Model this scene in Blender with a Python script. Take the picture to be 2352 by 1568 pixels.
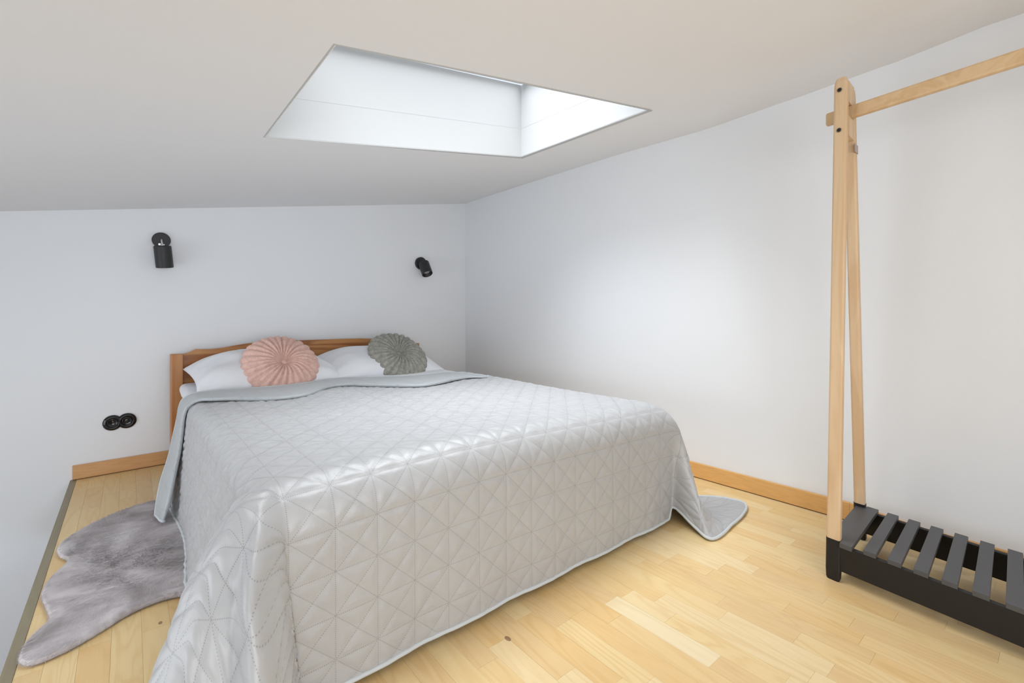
import bpy, bmesh, math, random
import numpy as np
from mathutils import Vector, Matrix

random.seed(7)
rng = np.random.default_rng(11)
for o in list(bpy.data.objects):
    bpy.data.objects.remove(o)
scene = bpy.context.scene
COL = scene.collection
PI = math.pi

# ------------------------------------------------------------------ camera
cam = bpy.data.cameras.new('camera')
cam.sensor_fit = 'HORIZONTAL'
cam.sensor_width = 36.0
cam.lens = 1064.7 / 2352 * 36.0
cam.shift_y = -61.0 / 2352
cam.clip_start = 0.02
camo = bpy.data.objects.new('camera', cam)
COL.objects.link(camo)
camo.location = (0, 0, 0.9)
camo.rotation_euler = (PI / 2, 0, -math.radians(39.54))
scene.camera = camo

# ------------------------------------------------------------------ light
scene.view_settings.view_transform = 'Standard'
scene.view_settings.look = 'None'
scene.view_settings.gamma = 1.0
scene.view_settings.use_curve_mapping = False
scene.view_settings.exposure = 0.38

world = bpy.data.worlds.new('overcast_sky')
scene.world = world
world.use_nodes = True
bg = world.node_tree.nodes['Background']
bg.inputs[0].default_value = (0.80, 0.88, 1.0, 1)
bg.inputs[1].default_value = 0.8


def area_light(name, loc, rot, sx, sy, power, color):
    l = bpy.data.lights.new(name, 'AREA')
    l.shape = 'RECTANGLE'
    l.size, l.size_y = sx, sy
    l.energy = power
    l.color = color
    o = bpy.data.objects.new(name, l)
    o.location = loc
    o.rotation_euler = rot
    COL.objects.link(o)
    return o


# daylight through the roof window; two fill lamps added behind the camera and at left
area_light('roof_daylight', (1.10, 1.66, 2.27), (0, math.radians(-10), 0), 1.35, 0.82, 17.0, (0.92, 0.965, 1.0)).data.spread = math.radians(105)
area_light('front_fill', (-0.20, -1.70, 0.95), (math.radians(90), 0, 0), 2.3, 1.15, 36.0, (0.945, 0.975, 1.0))  # added fill from behind the camera, source unseen
area_light('stairwell_fill', (-1.70, 1.90, 0.35), (0, math.radians(-90), 0), 1.3, 1.7, 8.0, (0.945, 0.975, 1.0)).data.spread = math.radians(125)  # added fill to lift the back wall and far corner


# ------------------------------------------------------------------ helpers
def tag(o, label=None, cat=None, group=None, kind=None):
    if label: o['label'] = label
    if cat: o['category'] = cat
    if group: o['group'] = group
    if kind: o['kind'] = kind
    return o


def mesh_obj(name, verts, faces, mat=None, parent=None, smooth=False, uvs=None):
    me = bpy.data.meshes.new(name)
    me.from_pydata([tuple(map(float, v)) for v in verts], [], [tuple(map(int, f)) for f in faces])
    if mat: me.materials.append(mat)
    if smooth:
        me.polygons.foreach_set('use_smooth', [True] * len(me.polygons))
    if uvs is not None:
        lay = me.uv_layers.new(name='UVMap')
        idx = np.zeros(len(me.loops), dtype=np.int32)
        me.loops.foreach_get('vertex_index', idx)
        lay.data.foreach_set('uv', np.asarray(uvs, dtype=np.float32)[idx].ravel())
    me.update()
    o = bpy.data.objects.new(name, me)
    COL.objects.link(o)
    if parent: o.parent = parent
    return o


def bm_obj(name, bm, mat=None, parent=None, smooth=False):
    bmesh.ops.recalc_face_normals(bm, faces=bm.faces[:])
    me = bpy.data.meshes.new(name)
    bm.to_mesh(me)
    bm.free()
    if mat: me.materials.append(mat)
    if smooth:
        me.polygons.foreach_set('use_smooth', [True] * len(me.polygons))
    o = bpy.data.objects.new(name, me)
    COL.objects.link(o)
    if parent: o.parent = parent
    return o


def add_box(bm, lo, hi, mat4=None, bevel=0.0, seg=2):
    lo, hi = Vector(lo), Vector(hi)
    r = bmesh.ops.create_cube(bm, size=1.0)
    vs = r['verts']
    c, s = (lo + hi) / 2, hi - lo
    for v in vs:
        v.co = Vector((v.co.x * s.x, v.co.y * s.y, v.co.z * s.z)) + c
    if bevel > 0:
        es = list({e for v in vs for e in v.link_edges})
        r2 = bmesh.ops.bevel(bm, geom=es, offset=bevel, segments=seg, profile=0.5, affect='EDGES')
        vs = list({v for f in r2['faces'] for v in f.verts} | {v for v in vs if v.is_valid})
    if mat4 is not None:
        bmesh.ops.transform(bm, matrix=mat4, verts=vs)
    return vs


def empty(name, loc, rotz=0.0):
    o = bpy.data.objects.new(name, None)
    o.empty_display_size = 0.05
    COL.objects.link(o)
    o.location = loc
    o.rotation_euler = (0, 0, rotz)
    return o


def grid_faces(nu, nv, wrap_u=False):
    """index [i*nv + j]"""
    f = []
    iu = nu if wrap_u else nu - 1
    for i in range(iu):
        i2 = (i + 1) % nu
        for j in range(nv - 1):
            f.append((i * nv + j, i2 * nv + j, i2 * nv + j + 1, i * nv + j + 1))
    return f


def tube(name, pts, rad, mat, parent=None, n=8, flat=1.0):
    pts = np.asarray(pts, float)
    N = len(pts)
    T = np.gradient(pts, axis=0)
    T /= np.linalg.norm(T, axis=1)[:, None] + 1e-9
    ref = np.array([0, 0, 1.0])
    V, out = [], []
    for i in range(N):
        a = np.cross(T[i], ref)
        if np.linalg.norm(a) < 1e-3: a = np.array([1.0, 0, 0])
        a /= np.linalg.norm(a)
        b = np.cross(a, T[i])
        for k in range(n):
            w = 2 * PI * k / n
            out.append(pts[i] + a * math.cos(w) * rad + b * math.sin(w) * rad * flat)
    f = []
    for i in range(N - 1):
        for k in range(n):
            k2 = (k + 1) % n
            f.append((i * n + k, i * n + k2, (i + 1) * n + k2, (i + 1) * n + k))
    f.append(tuple(range(n - 1, -1, -1)))
    f.append(tuple(range((N - 1) * n, N * n)))
    return mesh_obj(name, out, f, mat, parent, smooth=True)


# ------------------------------------------------------------------ materials
def new_mat(name):
    m = bpy.data.materials.new(name)
    m.use_nodes = True
    nt = m.node_tree
    return m, nt, nt.nodes['Principled BSDF']


class NB:
    """tiny node builder"""
    def __init__(s, nt): s.nt = nt
    def n(s, t, **kw):
        x = s.nt.nodes.new(t)
        for k, v in kw.items(): setattr(x, k, v)
        return x
    def link(s, a, b): s.nt.links.new(a, b)
    def put(s, sock, v):
        if hasattr(v, 'is_linked') or isinstance(v, bpy.types.NodeSocket): s.link(v, sock)
        else: sock.default_value = v
    def math(s, op, a, b=None, c=None, clamp=False):
        x = s.n('ShaderNodeMath', operation=op, use_clamp=clamp)
        s.put(x.inputs[0], a)
        if b is not None: s.put(x.inputs[1], b)
        if c is not None: s.put(x.inputs[2], c)
        return x.outputs[0]
    def mix(s, fac, a, b, blend='MIX'):
        x = s.n('ShaderNodeMix', data_type='RGBA', blend_type=blend)
        s.put(x.inputs[0], fac); s.put(x.inputs[6], a); s.put(x.inputs[7], b)
        return x.outputs[2]
    def noise(s, vec, scale, detail=4, rough=0.5, dist=0.0):
        x = s.n('ShaderNodeTexNoise')
        s.link(vec, x.inputs['Vector'])
        x.inputs['Scale'].default_value = scale
        x.inputs['Detail'].default_value = detail
        x.inputs['Roughness'].default_value = rough
        x.inputs['Distortion'].default_value = dist
        return x.outputs['Fac']
    def mapping(s, vec, scale=(1, 1, 1), loc=(0, 0, 0), rot=(0, 0, 0)):
        x = s.n('ShaderNodeMapping')
        s.link(vec, x.inputs['Vector'])
        s.put(x.inputs['Scale'], scale); s.put(x.inputs['Location'], loc); s.put(x.inputs['Rotation'], rot)
        return x.outputs[0]
    def ramp(s, fac, stops):
        x = s.n('ShaderNodeValToRGB')
        s.link(fac, x.inputs[0])
        els = x.color_ramp.elements
        while len(els) < len(stops): els.new(0.5)
        for e, (p, c) in zip(els, stops):
            e.position = p
            e.color = c if len(c) == 4 else (*c, 1)
        return x.outputs[0]
    def bump(s, h, strength, dist=0.01):
        x = s.n('ShaderNodeBump')
        x.inputs['Strength'].default_value = strength
        x.inputs['Distance'].default_value = dist
        s.link(h, x.inputs['Height'])
        return x.outputs[0]


def plaster(name, col):
    m, nt, b = new_mat(name)
    q = NB(nt)
    pos = q.n('ShaderNodeNewGeometry').outputs['Position']
    n1 = q.noise(pos, 2.2, 3)
    c = q.mix(n1, (*[x * 0.985 for x in col], 1), (*col, 1))
    q.link(c, b.inputs['Base Color'])
    b.inputs['Roughness'].default_value = 0.9
    b.inputs['Specular IOR Level'].default_value = 0.2
    h = q.noise(pos, 260, 3)
    q.link(q.bump(h, 0.08, 0.002), b.inputs['Normal'])
    return m


def wood(name, light, dark, axis='Z', scale=1.0, rough=0.45, contrast=1.0, bump=0.1, ring=9.0):
    """pine: growth-ring streaks stretched along one local axis"""
    m, nt, b = new_mat(name)
    q = NB(nt)
    tc = q.n('ShaderNodeTexCoord').outputs['Object']
    info = q.n('ShaderNodeObjectInfo')
    comb = q.n('ShaderNodeCombineXYZ')
    r = q.math('MULTIPLY', info.outputs['Random'], 37.0)
    for i in range(3): q.link(r, comb.inputs[i])
    add = q.n('ShaderNodeVectorMath', operation='ADD')
    q.link(tc, add.inputs[0]); q.link(comb.outputs[0], add.inputs[1])
    sc = {'X': (1.2, 14, 14), 'Y': (14, 1.2, 14), 'Z': (14, 14, 1.2)}[axis]
    v = q.mapping(add.outputs[0], tuple(x * scale for x in sc))
    big = q.noise(v, 1.0, 3, 0.5, 0.6)
    rings = q.math('SINE', q.math('MULTIPLY', big, ring * 6.28))
    rings = q.math('MULTIPLY_ADD', rings, 0.5, 0.5)
    fine = q.noise(q.mapping(v, (6, 6, 6) if axis != 'X' else (2, 8, 8)), 3.0, 4, 0.7)
    f = q.math('ADD', q.math('MULTIPLY', rings, 0.6 * contrast), q.math('MULTIPLY', fine, 0.5 * contrast), clamp=True)
    c = q.ramp(f, [(0.0, light), (1.0, dark)])
    q.link(c, b.inputs['Base Color'])
    b.inputs['Roughness'].default_value = rough
    q.link(q.bump(fine, bump, 0.002), b.inputs['Normal'])
    return m


def simple(name, col, rough=0.5, metal=0.0, spec=0.5, bump=0.0, bscale=200):
    m, nt, b = new_mat(name)
    q = NB(nt)
    tc = q.n('ShaderNodeTexCoord').outputs['Object']
    n1 = q.noise(tc, bscale, 3)
    c = q.mix(n1, (*[x * 0.92 for x in col], 1), (*[min(1, x * 1.06) for x in col], 1))
    q.link(c, b.inputs['Base Color'])
    b.inputs['Roughness'].default_value = rough
    b.inputs['Metallic'].default_value = metal
    b.inputs['Specular IOR Level'].default_value = spec
    if bump > 0: q.link(q.bump(n1, bump, 0.002), b.inputs['Normal'])
    return m


M_WALL = plaster('white_wall_paint', (0.845, 0.863, 0.89))
M_CEIL = plaster('white_ceiling_paint', (0.885, 0.882, 0.888))
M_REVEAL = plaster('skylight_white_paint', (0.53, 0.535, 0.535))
M_BASE = wood('oak_baseboard', (0.80, 0.475, 0.18), (0.66, 0.36, 0.125), 'Y', 1.5, 0.4, 0.7, 0.05)
M_BASEX = wood('oak_baseboard_dark', (0.68, 0.39, 0.18), (0.57, 0.31, 0.13), 'X', 1.5, 0.4, 0.7, 0.05)
M_HEAD = wood('varnished_pine', (0.60, 0.30, 0.11), (0.30, 0.10, 0.025), 'X', 0.7, 0.32, 1.15, 0.05, 5.0)
M_HEADZ = wood('varnished_pine_upright', (0.58, 0.28, 0.105), (0.36, 0.135, 0.035), 'Z', 0.7, 0.32, 0.95, 0.05, 4.0)
M_RACKZ = wood('raw_pine_upright', (0.74, 0.55, 0.35), (0.62, 0.40, 0.215), 'Z', 0.8, 0.5, 0.8, 0.08, 4.0)
M_RACKX = wood('raw_pine_rail', (0.72, 0.52, 0.31), (0.58, 0.37, 0.18), 'X', 0.8, 0.5, 0.8, 0.08, 4.0)
M_BLACK = simple('black_lacquer', (0.011, 0.010, 0.010), 0.5, 0, 0.4)
M_SLAT = simple('charcoal_lacquer', (0.075, 0.075, 0.079), 0.45, 0, 0.5)
M_LAMP = simple('black_powder_coat', (0.018, 0.018, 0.020), 0.45, 0.0, 0.5, 0.1, 900)
M_BAKE = simple('black_glazed_plastic', (0.008, 0.008, 0.009), 0.12, 0, 0.6)
M_CHROME = simple('bright_metal', (0.8, 0.8, 0.8), 0.2, 1.0)
M_BULB = simple('lamp_lens', (0.42, 0.42, 0.40), 0.3)
M_STRIP = wood('floor_edge_profile', (0.30, 0.26, 0.17), (0.25, 0.21, 0.13), 'Y', 1.0, 0.5, 0.6, 0.03)
M_GAP = simple('dark_gap', (0.13, 0.065, 0.02), 0.8)
M_SUB = simple('floor_underlay', (0.42, 0.27, 0.12), 0.8)


def mat_plank():
    m, nt, b = new_mat('lacquered_ash_parquet')
    q = NB(nt)
    pos = q.n('ShaderNodeNewGeometry').outputs['Position']
    info = q.n('ShaderNodeObjectInfo')
    r = info.outputs['Random']
    comb = q.n('ShaderNodeCombineXYZ')
    q.link(q.math('MULTIPLY', r, 53.0), comb.inputs[0])
    q.link(q.math('MULTIPLY', r, 171.0), comb.inputs[1])
    q.link(q.math('MULTIPLY', r, 91.0), comb.inputs[2])
    add = q.n('ShaderNodeVectorMath', operation='ADD')
    q.link(pos, add.inputs[0]); q.link(comb.outputs[0], add.inputs[1])
    v = add.outputs[0]
    big = q.noise(q.mapping(v, (9, 1.1, 9)), 1.0, 2, 0.45, 0.5)
    rings = q.math('MULTIPLY_ADD', q.math('SINE', q.math('MULTIPLY', big, 95.0)), 0.5, 0.5)
    rings = q.math('POWER', rings, 2.5)
    mask = q.math('MULTIPLY', q.noise(q.mapping(v, (10, 2, 10)), 1.0, 1), 1.3, clamp=True)
    fine = q.noise(q.mapping(v, (260, 9, 200)), 1.0, 4, 0.7)
    broad = q.noise(q.mapping(v, (16, 2.2, 10)), 1.0, 3, 0.5)
    base = info.outputs['Color']
    dark = q.mix(1.0, base, (0.80, 0.66, 0.47, 1), 'MULTIPLY')
    f = q.math('ADD', q.math('MULTIPLY', q.math('MULTIPLY', rings, mask), 0.36), q.math('MULTIPLY', fine, 0.38), clamp=True)
    c = q.mix(f, base, dark)
    c = q.mix(q.math('MULTIPLY', broad, 0.5), c, q.mix(1.0, c, (0.90, 0.84, 0.74, 1), 'MULTIPLY'))
    # two small knots
    for kx, ky, rad in ((0.812, 1.002, 0.0085), (0.070, 1.700, 0.0065)):
        dv = q.n('ShaderNodeVectorMath', operation='DISTANCE')
        q.link(q.mapping(pos, (1, 0.6, 1)), dv.inputs[0])
        dv.inputs[1].default_value = (kx, ky * 0.6, 0)
        k = q.math('LESS_THAN', q.math('ADD', dv.outputs['Value'], q.math('MULTIPLY', fine, 0.003)), rad)
        c = q.mix(q.math('MULTIPLY', k, 0.75), c, (0.20, 0.085, 0.05, 1))
    q.link(c, b.inputs['Base Color'])
    b.inputs['Roughness'].default_value = 0.36
    b.inputs['Specular IOR Level'].default_value = 0.38
    q.link(q.bump(fine, 0.06, 0.001), b.inputs['Normal'])
    return m


QP = 0.1035  # quilting pitch, metres


def mat_quilt(name, base, rough, stitches=True):
    m, nt, b = new_mat(name)
    q = NB(nt)
    uv = q.n('ShaderNodeUVMap').outputs[0]
    sep = q.n('ShaderNodeSeparateXYZ')
    q.link(uv, sep.inputs[0])
    U, V = sep.outputs[0], sep.outputs[1]
    mask = None
    if stitches:
        r2 = math.sqrt(0.5)
        fams = [(U, V, QP), (V, U, QP),
                (q.math('MULTIPLY', q.math('ADD', U, V), r2), q.math('MULTIPLY', q.math('SUBTRACT', U, V), r2), QP * r2),
                (q.math('MULTIPLY', q.math('SUBTRACT', U, V), r2), q.math('MULTIPLY', q.math('ADD', U, V), r2), QP * r2)]
        for c, a, P in fams:
            d = q.math('MULTIPLY', q.math('ABSOLUTE', q.math('SUBTRACT', q.math('FRACT', q.math('ADD', q.math('DIVIDE', c, P), 0.5)), 0.5)), P)
            ln = q.math('LESS_THAN', d, 0.0012)
            dot = q.math('LESS_THAN', q.math('FRACT', q.math('DIVIDE', a, 0.0048)), 0.5)
            k = q.math('MULTIPLY', ln, dot)
            mask = k if mask is None else q.math('MAXIMUM', mask, k)
    cl = q.noise(q.mapping(uv, (1, 1, 1)), 9.0, 3, 0.6)
    c = q.mix(cl, (*[x * 0.95 for x in base], 1), (*[min(1, x * 1.04) for x in base], 1))
    wr = q.noise(q.mapping(uv, (1, 1, 1)), 34.0, 3, 0.55, 1.2)
    fine = q.noise(uv, 700.0, 2)
    if mask is not None:
        c = q.mix(q.math('MULTIPLY', mask, 0.7), c, (*[x * 0.55 for x in base], 1))
    q.link(c, b.inputs['Base Color'])
    b.inputs['Roughness'].default_value = rough
    b.inputs['Specular IOR Level'].default_value = 0.9
    b.inputs['Sheen Weight'].default_value = 0.2
    b.inputs['Sheen Roughness'].default_value = 0.4
    h = q.math('ADD', q.math('MULTIPLY', wr, 0.7), q.math('MULTIPLY', fine, 0.05))
    if mask is not None: h = q.math('SUBTRACT', h, q.math('MULTIPLY', mask, 0.25))
    q.link(q.bump(h, 0.35, 0.004), b.inputs['Normal'])
    return m


def mat_cloth(name, col, rough=0.85, wr=0.2, sheen=0.15, scale=14):
    m, nt, b = new_mat(name)
    q = NB(nt)
    tc = q.n('ShaderNodeTexCoord').outputs['Object']
    n1 = q.noise(tc, scale, 4, 0.55, 0.8)
    n2 = q.noise(tc, 900, 2)
    c = q.mix(n1, (*[x * 0.96 for x in col], 1), (*[min(1, x * 1.03) for x in col], 1))
    q.link(c, b.inputs['Base Color'])
    b.inputs['Roughness'].default_value = rough
    b.inputs['Sheen Weight'].default_value = sheen
    b.inputs['Specular IOR Level'].default_value = 0.2
    h = q.math('ADD', n1, q.math('MULTIPLY', n2, 0.05))
    q.link(q.bump(h, wr, 0.01), b.inputs['Normal'])
    return m


def mat_velvet(name, lo, hi):
    m, nt, b = new_mat(name)
    q = NB(nt)
    tc = q.n('ShaderNodeTexCoord').outputs['Object']
    n1 = q.noise(tc, 38, 4, 0.65, 1.0)
    n2 = q.noise(tc, 600, 2)
    c = q.ramp(n1, [(0.3, lo), (0.7, hi)])
    q.link(c, b.inputs['Base Color'])
    b.inputs['Roughness'].default_value = 0.95
    b.inputs['Specular IOR Level'].default_value = 0.1
    b.inputs['Sheen Weight'].default_value = 0.5
    b.inputs['Sheen Roughness'].default_value = 0.45
    b.inputs['Sheen Tint'].default_value = (*hi, 1)
    q.link(q.bump(q.math('ADD', n1, q.math('MULTIPLY', n2, 0.3)), 0.25, 0.004), b.inputs['Normal'])
    return m


def mat_fur():
    m, nt, b = new_mat('grey_faux_fur')
    q = NB(nt)
    pos = q.n('ShaderNodeNewGeometry').outputs['Position']
    a = q.noise(q.mapping(pos, (1, 1, 1), rot=(0, 0, 0.6)), 5.5, 3, 0.55, 1.2)
    s = q.noise(q.mapping(pos, (5, 20, 10), rot=(0, 0, 0.5)), 1.0, 4, 0.6, 0.9)
    f = q.math('ADD', q.math('MULTIPLY', a, 0.65), q.math('MULTIPLY', s, 0.35))
    c = q.ramp(f, [(0.32, (0.33, 0.285, 0.29)), (0.5, (0.50, 0.45, 0.46)), (0.70, (0.72, 0.68, 0.69))])
    q.link(c, b.inputs['Base Color'])
    b.inputs['Roughness'].default_value = 0.9
    b.inputs['Specular IOR Level'].default_value = 0.15
    b.inputs['Sheen Weight'].default_value = 0.5
    fine = q.noise(q.mapping(pos, (180, 700, 300), rot=(0, 0, 0.5)), 1.0, 3, 0.7)
    q.link(q.bump(q.math('ADD', fine, s), 0.4, 0.004), b.inputs['Normal'])
    return m


M_PLANK = mat_plank()
M_QUILT = mat_quilt('silver_quilted_velvet', (0.425, 0.428, 0.437), 0.46)
M_QUILTBACK = mat_quilt('quilt_reverse', (0.41, 0.435, 0.45), 0.6)
M_BIND = mat_cloth('quilt_binding', (0.58, 0.61, 0.63), 0.6, 0.1)
M_SHEET = mat_cloth('white_cotton', (0.80, 0.81, 0.84), 0.8, 0.35, 0.1, 9)
M_PILLOW = mat_cloth('white_pillowcase', (0.83, 0.84, 0.87), 0.8, 0.25, 0.1, 8)
M_PINK = mat_velvet('blush_velvet', (0.64, 0.40, 0.335), (0.82, 0.57, 0.50))
M_GREY = mat_velvet('moss_grey_velvet', (0.235, 0.23, 0.20), (0.42, 0.41, 0.37))
M_FUR = mat_fur()

# ------------------------------------------------------------------ room shell
RX = 2.43                    # right wall
FX = -0.222                  # floor edge at the stairwell
SL = 0.1768                  # roof pitch
BS = 0.0586                  # the back wall runs slightly off square


def back_y(x): return 3.474 + BS * (x + 0.236)
def ceil_z(x): return 1.942 - SL * (2.425 - x)


XL, YF, ZB = -1.7, -1.7, -2.6
T = 0.12
# back wall (also the far side of the stairwell, so it runs down below the floor)
bx0, bx1 = XL - T, RX + T
V = []
for x in (bx0, bx1):
    for off in (0, T):
        for z in (ZB, 2.6):
            V.append((x, back_y(x) + off, z))
F = [(0, 4, 5, 1), (2, 3, 7, 6), (0, 1, 3, 2), (4, 6, 7, 5), (1, 5, 7, 3), (0, 2, 6, 4)]
w = mesh_obj('wall_back', V, F, M_WALL); tag(w, kind='structure')
bm = bmesh.new(); add_box(bm, (RX, YF - T, -0.3), (RX + T, 3.80, 2.6)); tag(bm_obj('wall_right', bm, M_WALL), kind='structure')
ly0, ly1, lz0, lz1 = 1.0, 2.8, -0.35, 1.05  # opening added in the unseen left wall for the fill lamp
bm = bmesh.new()
for lo, hi in (((XL - T, YF - T, ZB), (XL, ly0, 2.6)), ((XL - T, ly1, ZB), (XL, 3.55, 2.6)),
               ((XL - T, ly0, ZB), (XL, ly1, lz0)), ((XL - T, ly0, lz1), (XL, ly1, 2.6))):
    add_box(bm, lo, hi)
tag(bm_obj('wall_left', bm, M_WALL), kind='structure')
added_win3 = empty('added_window_3', (XL - 0.06, (ly0 + ly1) / 2, lz0)); tag(added_win3, kind='structure')  # unseen window, added to go with the left fill lamp
bm = bmesh.new()
for lo, hi in (((-.03, -.9, 0), (.03, -.84, 1.4)), ((-.03, .84, 0), (.03, .9, 1.4)), ((-.03, -.84, 0), (.03, .84, .06)),
               ((-.03, -.84, 1.34), (.03, .84, 1.4)), ((-.03, -.03, .06), (.03, .03, 1.34))):
    add_box(bm, lo, hi, bevel=0.004)
bm_obj('window_frame', bm, M_REVEAL, added_win3)
# storey below, seen only down the stairwell
bm = bmesh.new(); add_box(bm, (XL, YF, ZB - 0.1), (RX, 3.75, ZB)); tag(bm_obj('floor_lower', bm, simple('lower_floor', (0.45, 0.32, 0.18), 0.6)), kind='structure')
# front wall behind the camera, its unseen window added for the fill lamp
bm = bmesh.new()
wx0, wx1, wz0, wz1 = -1.40, 1.00, 0.35, 1.55
for lo, hi in (((XL, YF - T, ZB), (wx0, YF, 2.6)), ((wx1, YF - T, ZB), (RX, YF, 2.6)),
               ((wx0, YF - T, ZB), (wx1, YF, wz0)), ((wx0, YF - T, wz1), (wx1, YF, 2.6))):
    add_box(bm, lo, hi)
tag(bm_obj('wall_front', bm, M_WALL), kind='structure')
added_win = empty('added_window_2', ((wx0 + wx1) / 2, YF - 0.05, wz0)); tag(added_win, kind='structure')  # unseen window, added to go with the front fill lamp
bm = bmesh.new()
hw = (wx1 - wx0) / 2
for lo, hi in (((-hw, -.03, 0), (-hw + .06, .03, 1.2)), ((hw - .06, -.03, 0), (hw, .03, 1.2)), ((-hw + .06, -.03, 0), (hw - .06, .03, .06)),
               ((-hw + .06, -.03, 1.14), (hw - .06, .03, 1.2)), ((-.03, -.03, .06), (.03, .03, 1.14))):
    add_box(bm, lo, hi, bevel=0.004)
bm_obj('window_frame', bm, M_REVEAL, added_win)

# ceiling: sloping plaster with the skylight opening
hL, hR = 0.405, 1.80
cy = lambda x, w: w + BS * (x + 0.236)
xs = [XL - T, -0.9, -0.2, hL, hR, 2.1, RX + T]
wf, wb = 1.155, 1.95
ws = [YF - T - 0.1, -0.9, -0.3, 0.05, 0.4, 0.75, wf, wb, 2.5, 3.0, 3.474 + T]
sag = lambda w: float(np.interp(w, [-2, -0.3, 0.05, 0.40, 0.75, 1.15, 1.95, 2.6, 3.2], [0.035, 0.03, 0.024, -0.008, -0.024, -0.036, -0.010, -0.004, 0]))
CV, ci = [], {}
for lev in (0, 1):
    for i, x in enumerate(xs):
        for j, wv in enumerate(ws):
            xx = x
            if i == 4 and j == 6: xx = 1.829
            if i == 4 and j == 7: xx = 1.775
            z = ceil_z(xx) + (sag(wv) if i == len(xs) - 1 else 0) + (sag(wv) * 0.25 if i == len(xs) - 2 else 0)
            y = cy(xx, wv)
            if i == 4 and j == 7: y = 2.065
            if i == 4 and j == 6: y = 1.24
            if i == 3 and j == 6: y = 1.192
            if i == 3 and j == 7: y = 1.983
            ci[lev, i, j] = len(CV)
            CV.append((xx, y, z + lev * 0.03))
F = []
for i in range(len(xs) - 1):
    for j in range(len(ws) - 1):
        if i == 3 and j == 6: continue
        a, b_, c, d = ci[0, i, j], ci[0, i + 1, j], ci[0, i + 1, j + 1], ci[0, i, j + 1]
        F.append((a, d, c, b_))
        a, b_, c, d = ci[1, i, j], ci[1, i + 1, j], ci[1, i + 1, j + 1], ci[1, i, j + 1]
        F.append((a, b_, c, d))
tag(mesh_obj('ceiling', CV, F, M_CEIL), kind='structure')
# skylight: plaster reveal, white lining above it, frame, pane
hc = [Vector(CV[ci[0, 3, 6]]), Vector(CV[ci[0, 4, 6]]), Vector(CV[ci[0, 4, 7]]), Vector(CV[ci[0, 3, 7]])]
sky = empty('window_1', (1.1, 1.6, 1.75)); tag(sky, kind='structure')


def ring(name, z0, z1, inset0, inset1, mat):
    c = sum(hc, Vector()) / 4
    vs = []
    for z, ins in ((z0, inset0), (z1, inset1)):
        for p in hc:
            d = (p - c); d.z = 0
            s = 1 - ins / d.length
            vs.append(Vector((c.x + (p.x - c.x) * s, c.y + (p.y - c.y) * s, p.z + z)) - sky.location)
    # outer skin
    n = len(vs)
    for z, ins in ((z0, inset0 - 0.02), (z1, inset1 - 0.02)):
        for p in hc:
            d = (p - c); d.z = 0
            s = 1 - ins / d.length
            vs.append(Vector((c.x + (p.x - c.x) * s, c.y + (p.y - c.y) * s, p.z + z)) - sky.location)
    f = []
    for k in range(4):
        k2 = (k + 1) % 4
        f.append((k, k2, 4 + k2, 4 + k))
        f.append((8 + k, 12 + k, 12 + k2, 8 + k2))
        f.append((k, 8 + k, 8 + k2, k2))
        f.append((4 + k, 4 + k2, 12 + k2, 12 + k))
    return mesh_obj(name, vs, f, mat, sky)


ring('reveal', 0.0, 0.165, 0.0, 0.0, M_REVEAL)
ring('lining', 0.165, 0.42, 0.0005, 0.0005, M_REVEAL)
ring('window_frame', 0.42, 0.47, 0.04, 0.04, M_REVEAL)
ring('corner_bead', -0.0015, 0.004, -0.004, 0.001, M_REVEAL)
gm, gnt, gb = new_mat('window_glass')
qq = NB(gnt)
tr = qq.n('ShaderNodeBsdfTransparent'); gl = qq.n('ShaderNodeBsdfGlossy'); mx = qq.n('ShaderNodeMixShader')
gl.inputs['Roughness'].default_value = 0.02
mx.inputs[0].default_value = 0.06
gnt.links.new(tr.outputs[0], mx.inputs[1]); gnt.links.new(gl.outputs[0], mx.inputs[2])
gnt.links.new(mx.outputs[0], gnt.nodes['Material Output'].inputs[0])
vs = [(p + Vector((0, 0, z))) - sky.location for z in (0.445, 0.451) for p in hc]
mesh_obj('pane', vs, [(0, 1, 2, 3), (7, 6, 5, 4), (0, 4, 5, 1), (1, 5, 6, 2), (2, 6, 7, 3), (3, 7, 4, 0)], gm, sky)
bm = bmesh.new(); add_box(bm, (-.004, -.84, .06), (.004, .84, 1.34)); bm_obj('pane', bm, gm, added_win3)
bm = bmesh.new(); add_box(bm, (-1.14, -.004, .06), (1.14, .004, 1.14)); bm_obj('pane', bm, gm, added_win)

# floor slab and parquet strips
floor = bpy.data.objects.new('floor', None)
FZ = 0.0
bm = bmesh.new()
vs = [bm.verts.new(v) for v in ((FX - 0.02, YF, -0.004), (RX, YF, -0.004), (RX, back_y(RX), -0.004), (FX - 0.02, back_y(FX), -0.004),
                                (FX - 0.02, YF, -0.28), (RX, YF, -0.28), (RX, back_y(RX), -0.28), (FX - 0.02, back_y(FX), -0.28))]
for f in ((0, 1, 2, 3), (7, 6, 5, 4), (0, 4, 5, 1), (1, 5, 6, 2), (2, 6, 7, 3), (3, 7, 4, 0)):
    bm.faces.new([vs[i] for i in f])
floor = bm_obj('floor', bm, M_SUB); tag(floor, kind='structure')

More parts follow.
